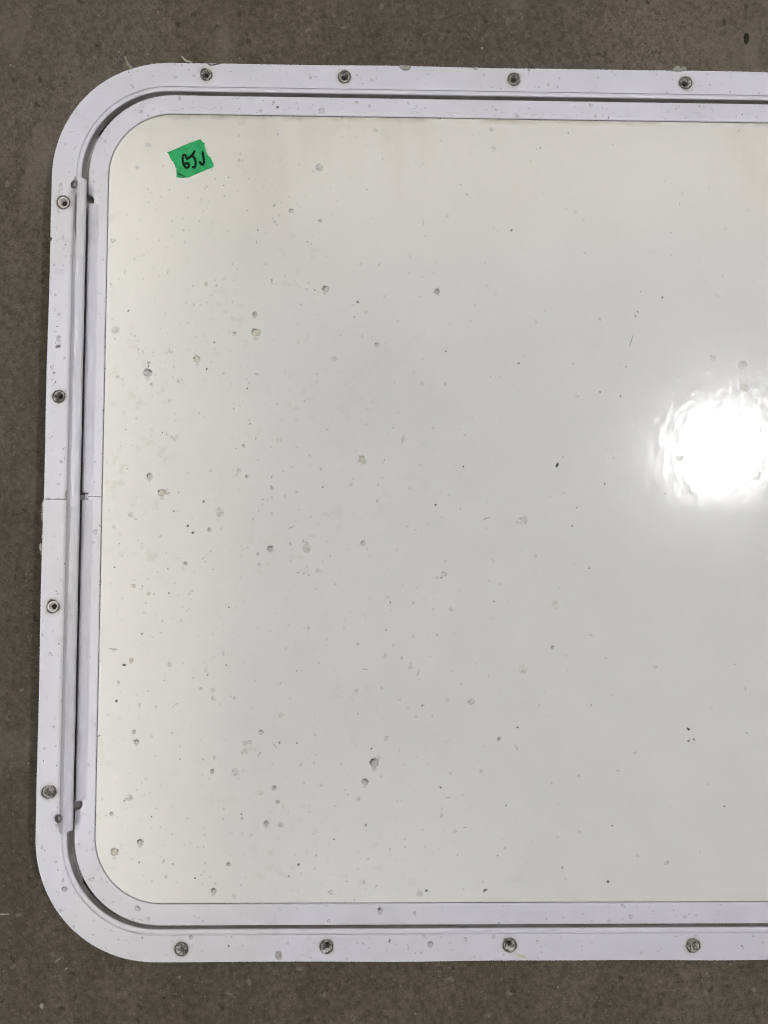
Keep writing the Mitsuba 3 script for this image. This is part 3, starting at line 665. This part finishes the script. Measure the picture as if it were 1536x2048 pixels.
for k in range(60):   # scuffs along the top rail's lower edge
    x = mrs.uniform(-120, 250)
    i_sp.append(dash(x, 267.2 + abs(mrs.normal()) * 1.6, 0.8 + 2.0 * mrs.rand(), mrs.normal() * 14, FRAME_C * 1.45, 0.05, mrs, 0.16))
for key, parts in (('outer_frame__dirt_speck', o_sp), ('inner_frame__dirt_speck', i_sp)):
    m, c = join(parts)
    put(f'{DOOR}__{key}', m, 'mark_paint', smooth=True, color=c)
    labels[f'{DOOR}__{key}'] = {'kind': 'stuff'}

# ------------------------------------------------------------------ green tape with handwriting
TAPE = [(-124.0, 241.8), (-118.7, 244.1), (-111.6, 247.4), (-103.6, 250.5), (-102.8, 249.0), (-101.9, 248.3), (-101.1, 247.5), (-101.3, 246.3), (-100.7, 244.9), (-100.5, 243.4), (-99.7, 241.9),
        (-99.3, 241.0), (-98.0, 239.3), (-97.0, 238.3), (-96.5, 236.9), (-95.4, 234.9), (-95.5, 234.0), (-95.2, 233.4), (-110.8, 226.3), (-112.7, 226.4), (-115.0, 227.5), (-117.0, 228.3), (-117.3, 228.3),
        (-118.1, 229.8), (-118.0, 231.2), (-118.9, 233.4), (-119.8, 235.6), (-121.2, 237.0), (-122.2, 238.5), (-122.6, 239.9), (-123.6, 241.4)]


def torn(pts, idx, rs, amp=0.14):
    """Roughens the torn edges, given as ranges of corners."""
    out = []
    for i, p_ in enumerate(pts):
        q = pts[(i + 1) % len(pts)]
        out.append(p_)
        if i in idx:
            for u in (0.33, 0.66):
                out.append((p_[0] + u * (q[0] - p_[0]) + rs.normal() * amp, p_[1] + u * (q[1] - p_[1]) + rs.normal() * amp))
    return out


trs = np.random.RandomState(9)
tp = np.array(torn(TAPE, set(range(3, 17)) | set(range(21, 31)), trs))
tp = tp[::-1] if not sg.Polygon(tp).exterior.is_ccw else tp
tape = m3d.Manifold.extrude(m3d.CrossSection([tp]), 0.13).translate((0, 0, PZ + 0.05)).refine_to_length(1.3)
tape = tape.warp(lambda p_: (p_[0], p_[1], p_[2] + 0.05 * math.sin(p_[0] * 0.9 + p_[1] * 0.5) + 0.04 * math.sin(p_[1] * 1.7) + 0.5 * max(0, (-p_[0] - 116.5) * 0.16 * (p_[1] < 231))))
put('green_tape__strip', tape, 'green_paper', smooth=35)
labels['green_tape'] = {'label': 'torn piece of green masking tape with black handwriting in the panel corner', 'category': 'tape'}
fl = np.array([(-117.7, 228.1), (-116.8, 228.5), (-114.7, 227.8), (-112.4, 226.75), (-113.4, 226.0), (-115.5, 226.15), (-118.0, 226.4)])
fl = fl if sg.Polygon(fl).exterior.is_ccw else fl[::-1]
flap = m3d.Manifold.extrude(m3d.CrossSection([fl]), 0.14).translate((0, 0, PZ + 0.06)).refine_to_length(0.8).warp(lambda p_: (p_[0], p_[1], p_[2] + 0.28 * max(0, (228.4 - p_[1]) / 2)))
put('green_tape__folded_corner', flap, 'green_paper', smooth=35)
cr = sg.LineString([(-117.3, 228.35), (-116.2, 228.25), (-114.6, 227.6), (-112.7, 226.75)]).buffer(0.30, quad_segs=4)
fold_shadow_strip = m3d.Manifold.extrude(section([np.array(cr.exterior.coords)[:-1]]), 0.12).translate((0, 0, PZ + 0.55))
put('green_tape__fold_shadow', fold_shadow_strip, 'fold_shadow_green')  # dark strip laid in as the shadow beside the fold
STROKES = [[(-111.7, 237.9), (-112.2, 239.2), (-113.0, 240.3), (-114.0, 240.2), (-114.4, 238.6), (-114.2, 236.1), (-113.7, 234.2), (-112.8, 232.8), (-111.6, 232.3), (-110.6, 233.1), (-110.5, 234.4), (-111.3, 235.3), (-112.4, 235.2), (-113.4, 234.4)],
           [(-110.7, 238.4), (-108.9, 240.1), (-108.0, 241.3), (-107.3, 242.8)], [(-108.6, 240.2), (-107.0, 238.2), (-106.4, 236.0), (-106.5, 234.1), (-107.1, 232.6), (-108.0, 232.8)],
           [(-102.3, 242.2), (-101.8, 239.2), (-101.4, 236.3), (-101.8, 234.4), (-102.9, 234.8), (-104.0, 235.9)]]
for k, st in enumerate(STROKES):
    line = sg.LineString(st).buffer(0.72, quad_segs=6)
    ext = np.array(line.exterior.coords)[:-1]
    rings = [ext] + [np.array(h.coords)[:-1] for h in line.interiors]
    ink = m3d.Manifold.extrude(section(rings), 0.03).translate((0, 0, PZ + 0.17 + 0.004 * k)).refine_to_length(1.0)
    ink = ink.warp(lambda p_: (p_[0], p_[1], p_[2] + 0.05 * math.sin(p_[0] * 0.9 + p_[1] * 0.5) + 0.04 * math.sin(p_[1] * 1.7)))
    put('green_tape__pen_stroke' + (f'_{k:03d}' if k else ''), ink, 'marker_ink')


# ------------------------------------------------------------------ flakes of old sealant and crumbs
def flake(key, label, pts, z, th, col, curl=0.0, seed=0, cat='sealant flake', group=None):
    rs = np.random.RandomState(seed)
    p_ = np.array(torn(pts, set(range(len(pts))), rs, 0.12))
    p_ = p_ if sg.Polygon(p_).exterior.is_ccw else p_[::-1]
    m = m3d.Manifold.extrude(m3d.CrossSection([p_]), th).refine_to_length(0.8)
    cx, cy = p_.mean(0)
    m = m.warp(lambda q: (q[0], q[1], q[2] + z + curl * (((q[0] - cx) ** 2 + (q[1] - cy) ** 2) / 9) + 0.10 * math.sin(q[0] * 2.3) * math.sin(q[1] * 2.9)))
    mm = m.to_mesh()
    v = np.array(mm.vert_properties[:, :3], float)
    col = np.array(col) * (0.8 + 0.4 * rs.rand(len(v), 1))
    put(key, trimesh.Trimesh(v, np.array(mm.tri_verts), process=False), 'dry_dirt', smooth=True, color=col)
    labels[key] = {'label': label, 'category': cat}
    if group: labels[key]['group'] = group


def oval(x, y, a, b_, rot=0, n=9, seed=0, j=0.15):
    rs = np.random.RandomState(seed)
    r0 = math.radians(rot)
    return [(x + math.cos(r0) * a * k * math.cos(t_) - math.sin(r0) * b_ * k * math.sin(t_), y + math.sin(r0) * a * k * math.cos(t_) + math.cos(r0) * b_ * k * math.sin(t_))
            for t_, k in zip(np.arange(n) * 2 * np.pi / n, 1 + j * rs.uniform(-1, 1, n))]


flake('sealant_flake', 'grey half moon flake of sealant on the top edge between two rivets', [(17.6, 298.3), (24.6, 298.1), (24.4, 296.6), (22.6, 295.4), (19.8, 295.5), (18.2, 296.8)], 0.15, 0.6, (0.34, 0.33, 0.29), 0.15, 1)
flake('sealant_flake_001', 'small grey crumb on the top edge left of the third rivet', oval(65.0, 297.3, 1.6, 0.9, 10, seed=2), 0.12, 0.5, (0.36, 0.35, 0.32), 0.1, 2)
flake('sealant_flake_002', 'tiny grey crumb on the top edge right above the third rivet', oval(98.0, 297.0, 0.7, 1.0, 20, seed=3), 0.12, 0.4, (0.34, 0.33, 0.30), 0.1, 3)
flake('sealant_flake_003', 'translucent looking pale scrap jutting out over the top edge by the fourth rivet', [(186.2, 297.6), (191.0, 297.2), (195.6, 298.4), (195.4, 300.4), (192.0, 299.6), (190.6, 301.2), (188.4, 300.0)], 0.15, 0.35, (0.30, 0.29, 0.26), 0.08, 4)
flake('sealant_flake_004', 'thin pale sliver pointing away from the top edge above the first rivet', [(-116.5, 302.0), (-115.8, 302.1), (-112.2, 299.4), (-109.0, 298.6), (-110.6, 297.7), (-113.6, 298.6)], 0.12, 0.4, (0.36, 0.34, 0.29), 0.03, 5)
flake('sealant_flake_005', 'curled olive grey peel outside the rounded top corner', [(-150.9, 301.6), (-149.6, 301.2), (-148.6, 297.6), (-145.4, 293.9), (-146.6, 292.9), (-149.8, 296.8)], -0.7, 0.7, (0.25, 0.24, 0.19), 0.12, 6)
flake('sealant_flake_006', 'dark crumb stuck to the left edge below the scratch mark', oval(-193.0, 187.1, 1.1, 0.9, 40, seed=7), 0.0, 0.6, (0.16, 0.14, 0.12), 0.1, 7)
flake('sealant_flake_007', 'pale chip clinging to the left edge below the frame seam', oval(-194.6, 0.6, 1.0, 2.2, 5, seed=8), -0.3, 0.5, (0.40, 0.38, 0.34), 0.05, 8)
flake('sealant_flake_008', 'round mauve grey flake on the bottom rail between first and second rivet', oval(-50.9, -237.0, 2.4, 2.6, 15, seed=9, j=0.1), 0.1, 0.3, (0.40, 0.36, 0.37), 0.03, 9)
flake('sealant_flake_009', 'yellowish splinter of sealant on the bottom edge beside the third rivet', [(88.4, -236.6), (91.0, -237.2), (95.6, -239.6), (93.0, -239.4), (90.2, -238.4)], 0.12, 0.4, (0.60, 0.56, 0.44), 0.05, 10)
flake('sealant_flake_010', 'thin black strip of sealant on the top edge right of the first rivet', [(-100.5, 297.6), (-97.0, 297.2), (-92.0, 297.9), (-92.4, 297.4), (-96.6, 296.4), (-98.8, 296.4)], 0.1, 0.25, (0.10, 0.095, 0.09), 0.03, 11)

# ragged sealant left along the edge of the lower frame piece
frs = np.random.RandomState(21)
parts = []
for k in range(26):
    y = 28.2 - abs(frs.normal()) * 11
    o = oval(-193.9 - 0.3 * frs.rand(), y, 0.35 + 0.4 * frs.rand(), 0.5 + 0.9 * frs.rand(), frs.uniform(-20, 20), 7, 300 + k, 0.3)
    n = len(o)
    v = np.array([(a, b_, -0.25) for a, b_ in o] + [(np.mean([a for a, _ in o]), y, 0.15)] + [(a, b_, -0.8) for a, b_ in o])
    f = [(i, (i + 1) % n, n) for i in range(n)] + [(i, n + 1 + i, (i + 1) % n) for i in range(n)] + [((i + 1) % n, n + 1 + i, n + 1 + (i + 1) % n) for i in range(n)]
    parts.append((v, np.array(f), np.array([(0.42, 0.40, 0.36)] * len(v)) * frs.uniform(0.6, 1.2)))
m, c = join(parts)
put(f'{DOOR}__outer_frame_001__sealant_residue', m, 'dry_dirt', color=c)
labels[f'{DOOR}__outer_frame_001__sealant_residue'] = {'kind': 'stuff'}

# on the floor
FZ = -Z0 * 1000


def splinter(key, label, x, y, ln, wd, ang, col, seed):
    flake(key, label, [(x + a * math.cos(math.radians(ang)) - b_ * math.sin(math.radians(ang)), y + a * math.sin(math.radians(ang)) + b_ * math.cos(math.radians(ang)))
                       for a, b_ in ((-ln, -wd * 0.7), (0, -wd), (ln, -wd * 0.5), (ln * 0.9, wd * 0.6), (0, wd), (-ln * 0.9, wd * 0.4))], FZ + 0.2, 0.7, col, 0.0, seed, 'splinter')


splinter('wood_splinter', 'brown splinter on the floor below the rounded bottom corner', -189.2, -253.0, 2.6, 0.5, 32, (0.26, 0.22, 0.17), 31)
splinter('wood_splinter_001', 'short pale splinter on the floor under the brown splinter', -184.2, -258.4, 1.2, 0.4, 20, (0.36, 0.32, 0.26), 32)
splinter('wood_splinter_002', 'long pale splinter at the left border of the photo beside the bottom corner', -223.5, -225.5, 3.4, 0.5, -2, (0.36, 0.32, 0.26), 33)
flake('pale_pebble', 'pale round crumb on the floor near the bottom left of the photo', oval(-198.9, -280.7, 1.3, 1.5, 10, seed=41), FZ, 0.9, (0.34, 0.31, 0.26), -0.1, 41, 'pebble')
flake('dirt_crumb', 'small dark crumb of dirt on the floor at the top right', [(247.2, 342.0), (248.6, 341.8), (249.6, 339.0), (248.6, 335.6), (247.4, 334.4), (246.4, 337.0), (246.2, 340.0)], FZ, 0.8, (0.030, 0.024, 0.018), -0.05, 42, 'dirt crumb')
gr = np.random.RandomState(77)
outer = rrect('A', -1.0)
parts = []
ico = trimesh.creation.icosphere(1, 1.0)
while len(parts) < 420:
    x, y = gr.uniform(-235, 262), gr.uniform(-290, 350)
    if outer.contains(sg.Point(x, y)):
        continue
    s = 0.16 + 0.55 * gr.rand() ** 5
    v = ico.vertices * (1 + 0.25 * gr.normal(size=(len(ico.vertices), 1))) * s * np.array([1, gr.uniform(0.6, 1.2), 0.6]) + (x, y, FZ + 0.3 * s)
    tone = gr.choice([0.30, 0.22, 0.16, 0.06, 0.035], p=[0.2, 0.25, 0.2, 0.2, 0.15])
    parts.append((v, np.array(ico.faces), np.array([(tone, tone * 0.92, tone * 0.80)] * len(v))))
m, c = join(parts)
put('floor_grit', m, 'dry_dirt', smooth=True, color=c)
labels['floor_grit'] = {'kind': 'stuff', 'label': 'fine sand and grit scattered over the concrete floor', 'category': 'grit'}
